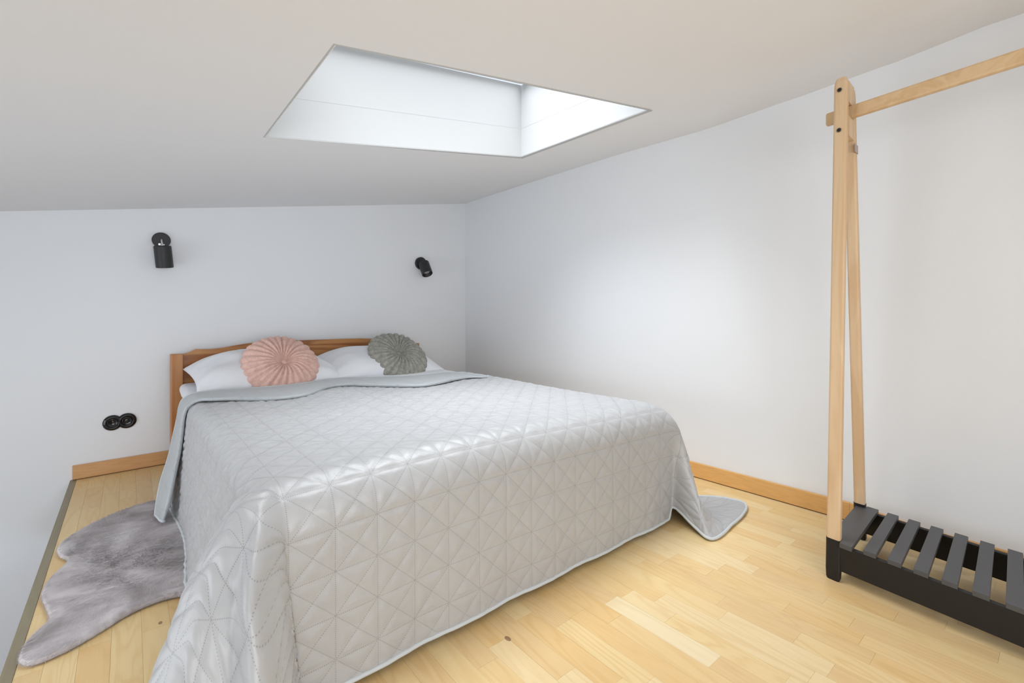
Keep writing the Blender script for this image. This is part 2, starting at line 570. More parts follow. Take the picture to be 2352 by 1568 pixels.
PW = 0.0655
x0 = 1.599 - 28 * PW
forced = {round((x - 1.599) / PW): ys for x, ys in {1.337: [0.391, 0.668], 1.402: [0.491, 0.707], 1.533: [0.563, 0.95], 1.599: [0.413, 0.80], 1.206: [0.762, 0.45],
          1.140: [0.593, 0.930], 1.468: [0.335], 1.795: [0.235, 0.62], 1.861: [0.691], -0.104: [1.70, 3.10, 3.36], -0.1695: [3.0, 2.91, 3.25], -0.038: [3.11], 0.0275: [2.9]}.items()}
palette = [(0.86, 0.67, 0.365), (0.84, 0.635, 0.33), (0.885, 0.72, 0.44), (0.83, 0.60, 0.30), (0.855, 0.65, 0.35), (0.87, 0.685, 0.38), (0.82, 0.61, 0.33)]
planks = []
for k in range(-28, 14):
    xa = 1.599 + k * PW
    xb = min(xa + PW, RX)
    xa = max(xa, FX)
    if xb - xa < 0.008: continue
    yend = back_y((xa + xb) / 2) - 0.004
    fr = sorted(forced.get(k, []))
    cuts = [YF]
    y = YF + random.uniform(0.1, 0.4)
    while y < yend - 0.12:
        if all(abs(y - g) > 0.14 for g in fr): cuts.append(y)
        y += random.choice((0.24, 0.30, 0.34, 0.40, 0.46)) + random.uniform(-0.03, 0.03)
    cuts = sorted(cuts + fr + [yend])
    for a, b_ in zip(cuts, cuts[1:]):
        if b_ - a < 0.02: continue
        c = palette[random.randrange(len(palette))]
        if k == -7 and abs(a - 0.593) < 0.01: c = (0.90, 0.775, 0.53)
        planks.append((xa, xb, a, b_, c))
g = 0.00035


def vis_size(p):
    cx_, cy_ = (p[0] + p[1]) / 2, (p[2] + p[3]) / 2
    if 0.3 < cx_ < 1.75 and 1.25 < cy_ < 3.6: return -1     # under the bed
    fwd = cx_ * math.sin(math.radians(39.54)) + cy_ * math.cos(math.radians(39.54))
    rt = cx_ * math.cos(math.radians(39.54)) - cy_ * math.sin(math.radians(39.54))
    if fwd < 0.2 or abs(rt / fwd) > 1.35: return -1
    return (p[1] - p[0]) * (p[3] - p[2]) / fwd ** 3


planks.sort(key=vis_size, reverse=True)
unit = bmesh.new()
r = bmesh.ops.create_cube(unit, size=1.0)
for v in unit.verts: v.co.z = v.co.z - 0.5
me_plank = bpy.data.meshes.new('plank'); unit.to_mesh(me_plank); unit.free(); me_plank.materials.append(M_PLANK)
nvis = sum(1 for p in planks if vis_size(p) > 0)
ncut = min(300, nvis)
for p in planks[:ncut]:
    o = bpy.data.objects.new('plank', me_plank)
    COL.objects.link(o)
    o.parent = floor
    lift = random.uniform(-0.0001, 0.0001)
    o.location = ((p[0] + p[1]) / 2, (p[2] + p[3]) / 2, lift)
    o.scale = (p[1] - p[0] - g, p[3] - p[2] - g, 0.0038)
    o.color = (*p[4], 1)
bm = bmesh.new()
for p in planks[ncut:]:
    add_box(bm, (p[0] + g / 2, p[2] + g / 2, -0.0038), (p[1] - g / 2, p[3] - g / 2, 0.0))
o = bm_obj('planks', bm, M_PLANK, floor); o['kind'] = 'stuff'; o.color = (0.79, 0.58, 0.30, 1)

# profile closing the floor edge at the stairwell
bm = bmesh.new()
add_box(bm, (FX - 0.026, YF, -0.30), (FX - 0.0005, back_y(FX) - 0.001, 0.0012), bevel=0.0006, seg=1)
tag(bm_obj('trim_1', bm, M_STRIP), kind='structure')

# baseboards
bm = bmesh.new()
add_box(bm, (RX - 0.014, 0.62, 0.0035), (RX, back_y(RX) - 0.014, 0.083), bevel=0.003, seg=2)
# the board dips a little behind the rack, so the bench hides it
for ya, yb, za, zb in ((0.38, 0.62, 0.056, 0.081), (YF, 0.38, 0.045, 0.056)):
    for v in add_box(bm, (RX - 0.014, ya, 0.0035), (RX, yb, 0.083)):
        if v.co.z > 0.05: v.co.z = za if abs(v.co.y - ya) < 1e-4 else zb
bb = bm_obj('baseboard_right', bm, M_BASE); tag(bb, kind='structure')
bm = bmesh.new(); add_box(bm, (RX - 0.011, YF, 0.0003), (RX, back_y(RX) - 0.014, 0.0036)); bm_obj('gap_strip', bm, M_GAP, bb)
bo = empty('baseboard_back', (FX - 0.018, back_y(FX - 0.018), 0), math.atan(BS)); tag(bo, kind='structure')
L = (RX - FX) * math.sqrt(1 + BS * BS)
bm = bmesh.new(); add_box(bm, (0, -0.015, 0.0035), (L, 0.0, 0.080), bevel=0.003, seg=2); bm_obj('board', bm, M_BASEX, bo)
bm = bmesh.new(); add_box(bm, (0.02, -0.011, 0.0003), (L, 0.0, 0.0036)); bm_obj('gap_strip', bm, M_GAP, bo)

# ------------------------------------------------------------------ bed
ang = math.atan(BS)
bed = empty('bed', (1.03, back_y(1.03) - 0.06, 0), ang)
tag(bed, 'double bed with honey pine headboard standing against the back wall', 'bed')


def bedloc(p):
    return bed.matrix_world.inverted() @ Vector(p)


bpy.context.view_layer.update()
# headboard panel: curved top, front face at y=-0.012
prof = [(0.262, .664), (0.289, .671), (0.306, .679), (0.320, .687), (0.331, .690), (0.354, .6885), (0.414, .687), (0.471, .692), (0.531, .702), (0.612, .714),
        (0.70, .7195), (0.875, .721), (1.04, .721)]
half = [(1.045 - x, z) for x, z in prof][::-1]
pts = [(-hx, z) for hx, z in half[::-1]] + [(hx, z) for hx, z in half[1:]]
pts2 = [(x, z) for x, z in pts]
V, F = [], []
n = len(pts2)
for y in (-0.024, 0.0):
    for x, z in pts2: V.append((x, y, z))
for y in (-0.024, 0.0):
    for x, z in pts2: V.append((x, y, 0.30))
for i in range(n - 1):
    F.append((i, 2 * n + i, 2 * n + i + 1, i + 1))
    F.append((n + i, n + i + 1, 3 * n + i + 1, 3 * n + i))
    F.append((i, i + 1, n + i + 1, n + i))
    F.append((2 * n + i, 3 * n + i, 3 * n + i + 1, 2 * n + i + 1))
F.append((0, n, 3 * n, 2 * n)); F.append((n - 1, 3 * n - 1, 4 * n - 1, 2 * n - 1))
hb = mesh_obj('headboard', V, F, M_HEAD, bed)
for s, zt in ((-1, 0.667), (1, 0.664)):
    bm = bmesh.new()
    xc = -0.815 if s < 0 else 0.812
    add_box(bm, (xc - 0.030, -0.052, 0), (xc + 0.030, 0.006, zt), bevel=0.005, seg=3)
    bm_obj('bedpost', bm, M_HEADZ, bed, smooth=False)
for s in (-1, 1):
    bm = bmesh.new(); add_box(bm, (s * 0.80 - 0.012, -2.18, 0.14), (s * 0.80 + 0.012, -0.052, 0.28), bevel=0.003)
    o = bm_obj('side_rail', bm, M_HEAD, bed)
    bm = bmesh.new(); add_box(bm, (s * 0.775 - 0.028, -2.22, 0), (s * 0.775 + 0.028, -2.165, 0.30), bevel=0.004)
    bm_obj('leg', bm, M_HEADZ, bed)
bm = bmesh.new(); add_box(bm, (-0.80, -2.21, 0.14), (0.80, -2.185, 0.34), bevel=0.003); bm_obj('footboard', bm, M_HEAD, bed)


def soft_box(name, lo, hi, rad, mat, nx=40, ny=40, wob=0.004, seed=0, label=None, cat=None, sag_e=0.0):
    """rounded cloth-covered slab: superellipsoid box with gentle wobble"""
    lo, hi = np.array(lo), np.array(hi)
    bm = bmesh.new()
    add_box(bm, lo, hi, bevel=rad, seg=6)
    for _ in range(1):
        bmesh.ops.subdivide_edges(bm, edges=[e for e in bm.edges if e.calc_length() > 0.25], cuts=24, use_grid_fill=True)
    rs = np.random.default_rng(seed)
    ph = rs.uniform(0, 6.28, (6,)); fr = rs.uniform(5, 22, (6, 3))
    bm.normal_update()
    for v in bm.verts:
        d = sum(math.sin(fr[i, 0] * v.co.x + fr[i, 1] * v.co.y + fr[i, 2] * v.co.z + ph[i]) for i in range(6)) / 6
        v.co += v.normal * d * wob
    o = bm_obj(name, bm, mat, None, smooth=True)
    if label: tag(o, label, cat)
    return o


soft_box('mattress', (0.235, 1.19, 0.28), (1.82, 3.385, 0.43), 0.05, M_SHEET, wob=0.004, seed=2,
         label='thick mattress in a white fitted sheet on the pine bed frame', cat='mattress')
soft_box('duvet', (0.222, 1.20, 0.425), (1.815, 3.36, 0.497), 0.034, M_SHEET, wob=0.006, seed=5,
         label='white cotton duvet showing between the bedspread fold and the pillows', cat='duvet')


# ---- bedspread --------------------------------------------------------------
XA, XB = 0.262, 1.79        # where the top starts to round over
YA, YH = 1.215, 2.72        # foot rounding starts / head end of the bedspread
DL, DR, DF = 0.525, 0.60, 0.575
RR = 0.07


def ztop(x, y):
    u = (x - XA) / (XB - XA)
    z = 0.503 + 0.018 * np.sin(PI * np.clip(u, 0, 1)) ** 0.8 * np.clip((2.6 - y) / 1.2, 0, 1)
    z = z + 0.005 * np.sin(5.1 * x + 1.0) * np.sin(4.3 * y + 0.4)
    z = z + 0.012 * np.exp(-((x - 0.82) / .12) ** 2 - ((y - 2.33) / .10) ** 2) - 0.010 * np.exp(-((x - 0.62) / .16) ** 2 - ((y - 2.12) / .12) ** 2)
    return z


def prof_down(d, floor_z=0.03, slope=0.06, R=RR):
    """arc then nearly straight drop; returns (out, down)"""
    d = np.asarray(d, float)
    a = np.minimum(d / R, PI / 2)
    out = R * np.sin(a)
    dn = R * (1 - np.cos(a))
    e = np.maximum(d - R * PI / 2, 0)
    return out + e * slope, dn + e * math.sqrt(1 - slope * slope)


def crom(P, t):
    """Catmull-Rom through rows of P (n,3) at parameters t in [0,n-1]"""
    n = len(P)
    i = np.clip(np.floor(t).astype(int), 0, n - 2)
    f = (t - i)[:, None]
    p1, p2 = P[i], P[i + 1]
    p0 = np.where((i > 0)[:, None], P[np.maximum(i - 1, 0)], 2 * p1 - p2)
    p3 = np.where((i < n - 2)[:, None], P[np.minimum(i + 2, n - 1)], 2 * p2 - p1)
    return 0.5 * ((2 * p1) + (-p0 + p2) * f + (2 * p0 - 5 * p1 + 4 * p2 - p3) * f ** 2 + (-p0 + 3 * p1 - 3 * p2 + p3) * f ** 3)


RN = np.array([0, .12, .25, .4, .55, .7, .85, 1.0])      # radial stations of every corner ray


def side_left(d, y):
    out, dn = prof_down(d, slope=0.115, R=0.057)
    wav = 0.012 * np.sin((y - 1.1) * 7.0) * np.clip(d / DL, 0, 1) ** 2
    return XA - out + wav, dn


def side_right(d, y):
    out, dn = prof_down(d, slope=0.1)
    return XB + out + 0.012 * np.sin(y * 9) * np.clip(d / DR, 0, 1) ** 2, dn


def foot(d, x):
    out, dn = prof_down(d, slope=0.04, R=0.11)
    ripple = 0.006 * np.sin(x * 21 + 1.2) * np.clip(d / DF - .35, 0, 1)
    return YA - out * 1.0 + 0.018 * np.clip(d / DF, 0, 1) + ripple + 0.0 * x, dn


def lim(z):   # cloth never goes below the boards
    return np.where(z < 0.03, 0.012 + 0.018 * np.exp((z - 0.03) / 0.05), z)


zL, zR = float(ztop(np.array(XA), np.array(YA))), float(ztop(np.array(XB), np.array(YA)))
raysL = {   # q: 0 = left side face ... 1 = foot face
    0.10: [(XA, YA, zL), (.195, YA, .482), (.160, 1.19, .425), (.140, 1.21, .335), (.125, 1.23, .24), (.115, 1.25, .15), (.11, 1.26, .07), (.105, 1.27, .012)],
    0.30: [(XA, YA, zL), (.190, 1.165, .488), (.147, 1.155, .445), (.095, 1.14, .365), (.062, 1.12, .29), (.022, 1.09, .20), (-.02, 1.07, .11), (-.06, 1.05, .012)],
    0.50: [(XA, YA, zL), (.197, 1.150, .495), (.158, 1.110, .458), (.112, 1.075, .375), (.080, 1.03, .29), (.05, .99, .18), (.01, .94, .06), (-.10, .85, .010)],
    0.72: [(XA, YA, zL), (.222, 1.145, .496), (.192, 1.080, .456), (.160, 1.035, .375), (.145, 1.0, .285), (.135, .965, .18), (.125, .93, .08), (.09, .89, .010)],
    0.90: [(XA, YA, zL), (.246, 1.150, .494), (.228, 1.078, .447), (.210, 1.012, .375), (.221, .99, .285), (.231, .972, .19), (.238, .962, .10), (.245, .955, .012)],
    0.925: [(XA, YA, zL), (.252, 1.152, .492), (.246, 1.098, .438), (.246, 1.085, .362), (.258, 1.088, .285), (.272, 1.09, .19), (.282, 1.09, .10), (.288, 1.09, .014)],
    0.955: [(XA, YA, zL), (.258, 1.154, .490), (.258, 1.108, .430), (.262, 1.092, .362), (.272, 1.090, .285), (.284, 1.088, .19), (.292, 1.086, .10), (.298, 1.085, .016)],
}
raysR = {   # q: 0 = right side face ... 1 = foot face
    0.25: [(XB, YA, zR), (1.835, 1.185, .470), (1.870, 1.20, .400), (1.895, 1.21, .300), (1.91, 1.21, .190), (1.93, 1.20, .085), (1.99, 1.19, .016), (2.16, 1.16, .012)],
    0.50: [(XB, YA, zR), (1.834, 1.165, .470), (1.868, 1.165, .400), (1.888, 1.160, .305), (1.905, 1.15, .190), (1.94, 1.12, .080), (2.03, 1.06, .018), (2.235, .985, .011)],
    0.72: [(XB, YA, zR), (1.830, 1.160, .476), (1.868, 1.135, .405), (1.882, 1.115, .310), (1.888, 1.095, .205), (1.895, 1.06, .100), (1.93, .99, .024), (1.99, .925, .011)],
    0.86: [(XB, YA, zR), (1.824, 1.152, .482), (1.866, 1.112, .405), (1.878, 1.078, .305), (1.862, 1.045, .225), (1.835, 1.00, .140), (1.800, .962, .068), (1.778, .93, .012)],
    0.915: [(XB, YA, zR), (1.812, 1.150, .484), (1.845, 1.100, .420), (1.850, 1.075, .320), (1.838, 1.055, .235), (1.826, 1.03, .155), (1.812, 1.01, .085), (1.800, 1.00, .028)],
    0.955: [(XB, YA, zR), (1.799, 1.150, .485), (1.815, 1.105, .430), (1.825, 1.105, .335), (1.830, 1.108, .255), (1.832, 1.108, .175), (1.832, 1.11, .11), (1.832, 1.11, .062)],
}


def boundary_ray(kind, side):
    D = RN * (DF if kind == 'foot' else (DL if side == 'L' else DR))
    if kind == 'foot':
        x = np.full(8, XA if side == 'L' else XB)
        y, dn = foot(D, x)
        z = (zL if side == 'L' else zR) - dn
    else:
        y = np.full(8, YA)
        f = side_left if side == 'L' else side_right
        x, dn = f(D, y)
        z = (zL if side == 'L' else zR) - dn
    return np.stack([x, y, lim(z)], 1)


def corner_table(side):
    rays = raysL if side == 'L' else raysR
    qs = [0.0] + sorted(rays) + [1.0]
    P = [boundary_ray('side', side)] + [np.array(rays[k]) for k in sorted(rays)] + [boundary_ray('foot', side)]
    return np.array(qs), np.array(P)


def corner_eval(side, d1, d2):
    DX = DL if side == 'L' else DR
    a, b_ = d1 / DX, d2 / DF
    r = np.maximum(a, b_)
    mn = np.minimum(a, b_)
    # rounded tip of the cloth
    r = np.clip(r, 1e-6, 1)
    q = np.where(b_ >= a, 1 - 0.5 * a / np.maximum(b_, 1e-6), 0.5 * b_ / np.maximum(a, 1e-6))
    qs, P = corner_table(side)
    tr_ = np.interp(r, RN, np.arange(len(RN)))
    # every ray at r
    R_ = np.stack([crom(P[k], tr_) for k in range(len(qs))], 1)   # (n, nq, 3)
    # shape-preserving cubic (finite-difference Hermite) across q
    i = np.clip(np.searchsorted(qs, q, side='right') - 1, 0, len(qs) - 2)
    h = np.diff(qs)
    S = (R_[:, 1:] - R_[:, :-1]) / h[None, :, None]
    M = np.zeros_like(R_)
    M[:, 1:-1] = (S[:, :-1] * h[None, 1:, None] + S[:, 1:] * h[None, :-1, None]) / (h[:-1] + h[1:])[None, :, None]
    M[:, 0] = S[:, 0]; M[:, -1] = S[:, -1]
    ii = np.arange(len(q))
    hh = h[i][:, None]; t = ((q - qs[i]) / h[i])[:, None]
    p0, p1, m0, m1 = R_[ii, i], R_[ii, i + 1], M[ii, i], M[ii, i + 1]
    out = (2 * t ** 3 - 3 * t ** 2 + 1) * p0 + (t ** 3 - 2 * t ** 2 + t) * hh * m0 + (-2 * t ** 3 + 3 * t ** 2) * p1 + (t ** 3 - t ** 2) * hh * m1
    out[:, 2] = np.maximum(out[:, 2], 0.009)
    return out


WT, LT = XB - XA, YH - YA


def spread(u, v):
    """material coordinates (metres): u from the left top edge, v from the foot top edge (v>0 = towards the foot overhang)"""
    u = np.asarray(u, float).ravel(); v = np.asarray(v, float).ravel()
    P = np.zeros((len(u), 3))
    dl = np.maximum(-u, 0); dr = np.maximum(u - WT, 0); df = np.maximum(v, 0)
    x = XA + np.clip(u, 0, WT); y = YA + np.maximum(-v, 0)
    zt = ztop(x, y)
    mT = (dl <= 0) & (dr <= 0) & (df <= 0)
    P[mT] = np.stack([x, y, zt], 1)[mT]
    m = (dl > 0) & (df <= 0)
    xx, dn = side_left(dl, y); P[m] = np.stack([xx, y, lim(zt - dn)], 1)[m]
    m = (dr > 0) & (df <= 0)
    xx, dn = side_right(dr, y); P[m] = np.stack([xx, y, lim(zt - dn)], 1)[m]
    m = (dl <= 0) & (dr <= 0) & (df > 0)
    yy, dn = foot(df, x)
    # the hem rides up a little near the right corner
    P[m] = np.stack([x, yy, lim(zt - dn)], 1)[m]
    m = (dl > 0) & (df > 0)
    if m.any(): P[m] = corner_eval('L', dl[m], df[m])
    m = (dr > 0) & (df > 0)
    if m.any(): P[m] = corner_eval('R', dr[m], df[m])
    return P


U0 = 0.010   # phase of the quilting
V0 = 0.0705


def stitch_dist(u, v):
    a = u - U0; b_ = v - V0
    r2 = math.sqrt(.5)
    f = lambda c, P: np.abs((c / P + .5) % 1 - .5) * P
    return np.minimum.reduce([f(a, QP), f(b_, QP), f((a + b_) * r2, QP * r2), f((a - b_) * r2, QP * r2)])


def build_spread():
    step = 0.0075
    us = np.arange(-DL, WT + DR + 1e-6, step); vs_ = np.arange(-LT, DF + 1e-6, step)
    us[-1] = WT + DR; vs_[-1] = DF
    nu, nv = len(us), len(vs_)
    UU, VV = np.meshgrid(us, vs_, indexing='ij')
    # rounded cloth corners: pull the tips in
    P = spread(UU, VV).reshape(nu, nv, 3)
    # light smoothing hides the seams between patches
    for _ in range(3):
        Q = P.copy()
        Q[1:-1] += P[:-2] + P[2:] - 2 * P[1:-1] if False else 0
        Q[1:-1, 1:-1] = 0.5 * P[1:-1, 1:-1] + 0.125 * (P[:-2, 1:-1] + P[2:, 1:-1] + P[1:-1, :-2] + P[1:-1, 2:])
        P = Q
    du = np.gradient(P, axis=0); dv = np.gradient(P, axis=1)
    N = np.cross(dv, du)
    N /= np.linalg.norm(N, axis=2)[..., None] + 1e-9
    if N[nu // 2, nv // 3, 2] < 0: N = -N
    d = stitch_dist(UU, VV)
    puff = (0.0046 * (1 - np.exp(-d / 0.0055)) - 0.0012) * np.clip(np.minimum.reduce([UU + DL, WT + DR - UU, DF - VV]) / 0.02, 0, 1)
    # tension wrinkles between stitch nodes
    w = 0.0011 * np.sin(UU * 63 + 3 * np.sin(VV * 17)) * np.sin(VV * 49 + 2.5 * np.sin(UU * 23))
    w += 0.0008 * np.sin(VV * 140 + 5 * np.sin(UU * 11)) * np.clip(-VV / 0.6, 0, 1)
    cr = 0.0012 * np.sin(UU * 210 + 9 * np.sin(VV * 13)) * np.clip(-UU / 0.1, 0, 1) * (VV < 0)
    P = P + N * (puff + w + cr)[..., None]
    P[..., 2] = np.maximum(P[..., 2], 0.0065)
    uvs = np.stack([UU - U0, VV - V0], 2).reshape(-1, 2)
    o = mesh_obj('bedspread', P.reshape(-1, 3), grid_faces(nu, nv), M_QUILT, smooth=True, uvs=uvs)
    tag(o, 'silver grey quilted bedspread with diamond stitching draped over the bed to the floor', 'bedspread')
    hem = np.concatenate([P[0, :, :], P[:, -1, :], P[-1, ::-1, :]])[::2]
    hem[:, 2] = np.maximum(hem[:, 2], 0.007)
    tube('hem_binding', hem, 0.0062, M_BIND, o, n=8)
    return o


bs = build_spread()

# folded-back head end of the bedspread, hanging over the left side too
back_c = np.array([  # outer (head side) boundary, from the right end to the floor on the left
    (1.772, 2.38, .506), (1.735, 2.50, .509), (1.69, 2.62, .512), (1.60, 2.67, .513), (1.42, 2.665, .512), (1.22, 2.74, .511), (1.03, 2.85, .510), (0.93, 2.86, .509), (0.82, 2.81, .509),
    (0.66, 2.77, .508), (0.49, 2.79, .507), (0.36, 2.80, .508), (0.300, 2.77, .509), (.245, 2.80, .505), (.211, 2.86, .474), (.197, 2.88, .43), (.190, 2.88, .38), (.172, 2.85, .30), (.147, 2.75, .22), (.117, 2.68, .142), (.098, 2.60, .071), (.089, 2.53, .036)])
front_c = np.array([
    (1.770, 2.36, .506), (1.700, 2.33, .509), (1.62, 2.37, .509), (1.48, 2.335, .509), (1.34, 2.27, .509), (1.20, 2.25, .509), (1.02, 2.42, .510), (0.91, 2.53, .510), (0.80, 2.49, .512),
    (0.65, 2.32, .512), (0.50, 2.33, .508), (0.37, 2.44, .508), (0.300, 2.48, .509), (.245, 2.53, .505), (.211, 2.57, .474), (.197, 2.57, .43), (.190, 2.55, .37), (.178, 2.52, .29), (.160, 2.48, .212), (.147, 2.45, .155), (.132, 2.42, .095), (.112, 2.42, .038)])


def build_fold():
    n, m_ = 150, 26
    t = np.linspace(0, len(back_c) - 1, n)
    A, B = crom(back_c, t), crom(front_c, t)
    for _ in range(2):
        A[1:-1] = (A[:-2] + 2 * A[1:-1] + A[2:]) / 4; B[1:-1] = (B[:-2] + 2 * B[1:-1] + B[2:]) / 4
    along = np.gradient((A + B) / 2, axis=0); along /= np.linalg.norm(along, axis=1)[:, None]
    across = B - A
    wid = np.linalg.norm(across, axis=1)
    nrm = np.cross(along, across); nrm /= np.linalg.norm(nrm, axis=1)[:, None] + 1e-9
    flip = np.where((nrm[:, 2] < 0) & (t < 12), -1, 1)
    if nrm[n // 3, 2] < 0: nrm = -nrm
    thick = 0.017 * np.clip(np.minimum(t / 2.5, (len(back_c) - 1 - t) / 1.5 + .5), 0.12, 1)
    L_ = np.concatenate([[0], np.cumsum(np.linalg.norm(np.diff((A + B) / 2, axis=0), axis=1))])
    prof_ = []
    for k in range(m_):
        s = k / (m_ - 1)
        if s < 0.72:
            a = s / 0.72
            prof_.append((a * 0.985, 0.10 + 0.90 * min(1, a * 1.2) ** 0.5))
        else:
            a = (s - 0.72) / 0.28 * PI
            prof_.append((0.985, None, a))
    V, UVs = [], []
    for i in range(n):
        for k, p in enumerate(prof_):
            if len(p) == 2:
                f, h = p
                pos = A[i] + across[i] * f + nrm[i] * (thick[i] * h)
                puff = 0.002 * (1 - math.exp(-float(stitch_dist(np.array(L_[i]), np.array(f * wid[i]))) / .006))
                pos = pos + nrm[i] * (puff + 0.0012 * math.sin(L_[i] * 31 + f * 5))
                uvk = (L_[i], f * wid[i])
            else:
                a = p[2]; rr = thick[i] * 0.5
                c = A[i] + across[i] * 0.985 + nrm[i] * rr
                dirn = across[i] / (wid[i] + 1e-6)
                pos = c + nrm[i] * rr * math.cos(a) + dirn * rr * 1.2 * math.sin(a)
                uvk = (L_[i], wid[i] + a * rr)
            V.append(pos); UVs.append((uvk[0] - U0, uvk[1] - V0))
    o = mesh_obj('folded_edge', V, grid_faces(n, m_), M_QUILTBACK, bs, smooth=True, uvs=UVs)
    tube('edge_binding', (A + nrm * 0.004)[::1], 0.004, M_BIND, o, n=6)
    endp = np.array(V).reshape(n, m_, 3)[-1]
    tube('edge_binding', endp, 0.006, M_BIND, o, n=6)
    return o


build_fold()


# ---- pillows ------------------------------------------------------------------
def pillow(name, c, w, h, th, tilt, yaw, seed, label, roll=0.0):
    n1, n2 = 61, 49
    u = np.linspace(-1, 1, n1); v = np.linspace(-1, 1, n2)
    rs = np.random.default_rng(seed)
    U_, V_ = np.meshgrid(u, v, indexing='ij')
    pin = 1 - 0.045 * (1 - np.abs(V_) ** 2) * np.abs(U_) ** 3
    pin2 = 1 - 0.06 * (1 - np.abs(U_) ** 2) * np.abs(V_) ** 3
    X = U_ * w / 2 * pin
    Y = V_ * h / 2 * pin2
    prof_ = (np.clip(1 - np.abs(U_) ** 3.0, 0, 1) ** 0.62) * (np.clip(1 - np.abs(V_) ** 2.6, 0, 1) ** 0.62)
    wr = 0
    for k in range(9):
        a, b_, p, q_ = rs.uniform(2, 12), rs.uniform(2, 12), rs.uniform(0, 6.28), rs.uniform(0, 6.28)
        wr = wr + np.sin(a * X * 2.2 + p + 1.5 * np.sin(b_ * Y)) * np.sin(b_ * Y * 2 + q_)
    edge = np.clip(np.maximum(np.abs(U_), np.abs(V_)), 0, 1) ** 4
    # creases running from the corners
    cr = 0.006 * np.sin(18 * np.arctan2(V_ * h, U_ * w)) * edge
    top = th * 0.62 * prof_ + (0.0035 * wr + cr) * np.clip(prof_ * 2, 0, 1)
    droop = -0.055 * np.abs(U_) ** 3.2 * np.clip(V_ * 0.6 + 0.4, 0, 1)
    top = top + droop
    bot = -th * 0.38 * prof_ + 0.002 * wr * np.clip(prof_ * 2, 0, 1) + droop
    P1 = np.stack([X, Y, top], 2).reshape(-1, 3); P2 = np.stack([X, Y, bot - 0.0008], 2).reshape(-1, 3)
    f1 = grid_faces(n1, n2)
    N1 = len(P1)
    f2 = [tuple(N1 + i for i in reversed(f)) for f in f1]
    o = mesh_obj(name, np.concatenate([P1, P2]), f1 + f2, M_PILLOW, smooth=True)
    bm = bmesh.new(); bm.from_mesh(o.data)
    bmesh.ops.remove_doubles(bm, verts=bm.verts[:], dist=0.0012)
    bmesh.ops.recalc_face_normals(bm, faces=bm.faces[:])
    bm.to_mesh(o.data); bm.free()
    o.location = c
    o.rotation_euler = (math.radians(tilt), math.radians(roll), math.radians(yaw))
    tag(o, label, 'pillow', 'white pillows against the headboard')
    return o


pillow('pillow', (0.660, 3.14, 0.560), 0.81, 0.50, 0.175, 15, 3, 3, 'white pillow against the headboard behind the blush pink cushion', roll=1)
pillow('pillow', (1.412, 3.18, 0.548), 0.86, 0.50, 0.17, 15.5, 3, 8, 'white pillow against the headboard behind the moss grey cushion', roll=3)


# ---- round pleated cushions -----------------------------------------------------
def cushion(name, c, D, th, tilt, yaw, roll, mat, nrib, twist, label, seed, but=(0.0, 0.0)):
    root = empty(name, c)
    root.rotation_euler = (math.radians(tilt), math.radians(roll), math.radians(yaw))
    root.rotation_mode = 'XYZ'
    nt_, nr = nrib * 10, 34
    R = D / 2
    rs = np.random.default_rng(seed)
    V, F = [], []
    jit = rs.uniform(-.25, .25, nrib); amp = rs.uniform(.75, 1.25, nrib)
    for s in (1, -1):
        for i in range(nt_):
            th0 = 2 * PI * i / nt_
            for j in range(nr):
                rr = j / (nr - 1)
                a = th0 + twist * (1 - rr) ** 1.3
                k = i / 10.0 + 0.12 * math.sin(3 * th0 + seed)
                ph = (k % 1.0)
                rid = abs(math.sin(PI * ph)) ** 0.6
                base = (1 - rr ** 2.6) ** 0.55 if rr < 1 else 0
                dim = 1 - 0.66 * math.exp(-(rr / 0.20) ** 2)
                am = amp[int(k) % nrib]
                z = th / 2 * base * dim
                ridh = 0.021 * am * rid * min(1, rr * 2.2) ** 0.8 * (0.35 + 0.65 * base)
                rad = R * rr * (1 + 0.05 * (rid - 1) * rr ** 2)
                rad *= 1 + 0.02 * math.sin(2 * th0 + seed) + 0.012 * math.sin(5 * th0 + 2 * seed)
                cx_, cy_ = but[0] * (1 - rr) ** 1.2, but[1] * (1 - rr) ** 1.2
                V.append((rad * math.cos(a) + cx_, rad * math.sin(a) + cy_, s * (z + ridh * (1 if rr < 1 else 0)) - s * 0.012 * (rr < 1) * min(1, rr * 4)))
    N1 = nt_ * nr
    f1 = grid_faces(nt_, nr, wrap_u=True)
    F = [tuple(reversed(f)) for f in f1] + [tuple(N1 + i for i in f) for f in f1]
    o = mesh_obj('cover', V, F, mat, root, smooth=True)
    bm = bmesh.new(); bm.from_mesh(o.data)
    bmesh.ops.remove_doubles(bm, verts=bm.verts[:], dist=0.0004)
    bmesh.ops.recalc_face_normals(bm, faces=bm.faces[:])
    bm.to_mesh(o.data); bm.free()
    bm = bmesh.new()
    bmesh.ops.create_uvsphere(bm, u_segments=20, v_segments=12, radius=0.016)
    for v in bm.verts: v.co = Vector((v.co.x + but[0], v.co.y + but[1], v.co.z * 0.45 + th / 2 * 0.34 + 0.002))
    bm_obj('button', bm, mat, root, smooth=True)
    tag(root, label, 'cushion', 'round pleated cushions on the bed')
    return root


cushion('cushion', (0.693, 2.985, 0.606), 0.425, 0.135, 50, 2, 0, M_PINK, 27, 0.22, 'round blush pink velvet cushion with pleats and centre button on left pillow', 1, (0.01, 0.0))
cushion('cushion', (1.472, 3.055, 0.606), 0.440, 0.130, 44, -6, 7, M_GREY, 27, 0.34, 'round moss grey velvet cushion with pleats and centre button on right pillow', 4, (0.0, 0.0))

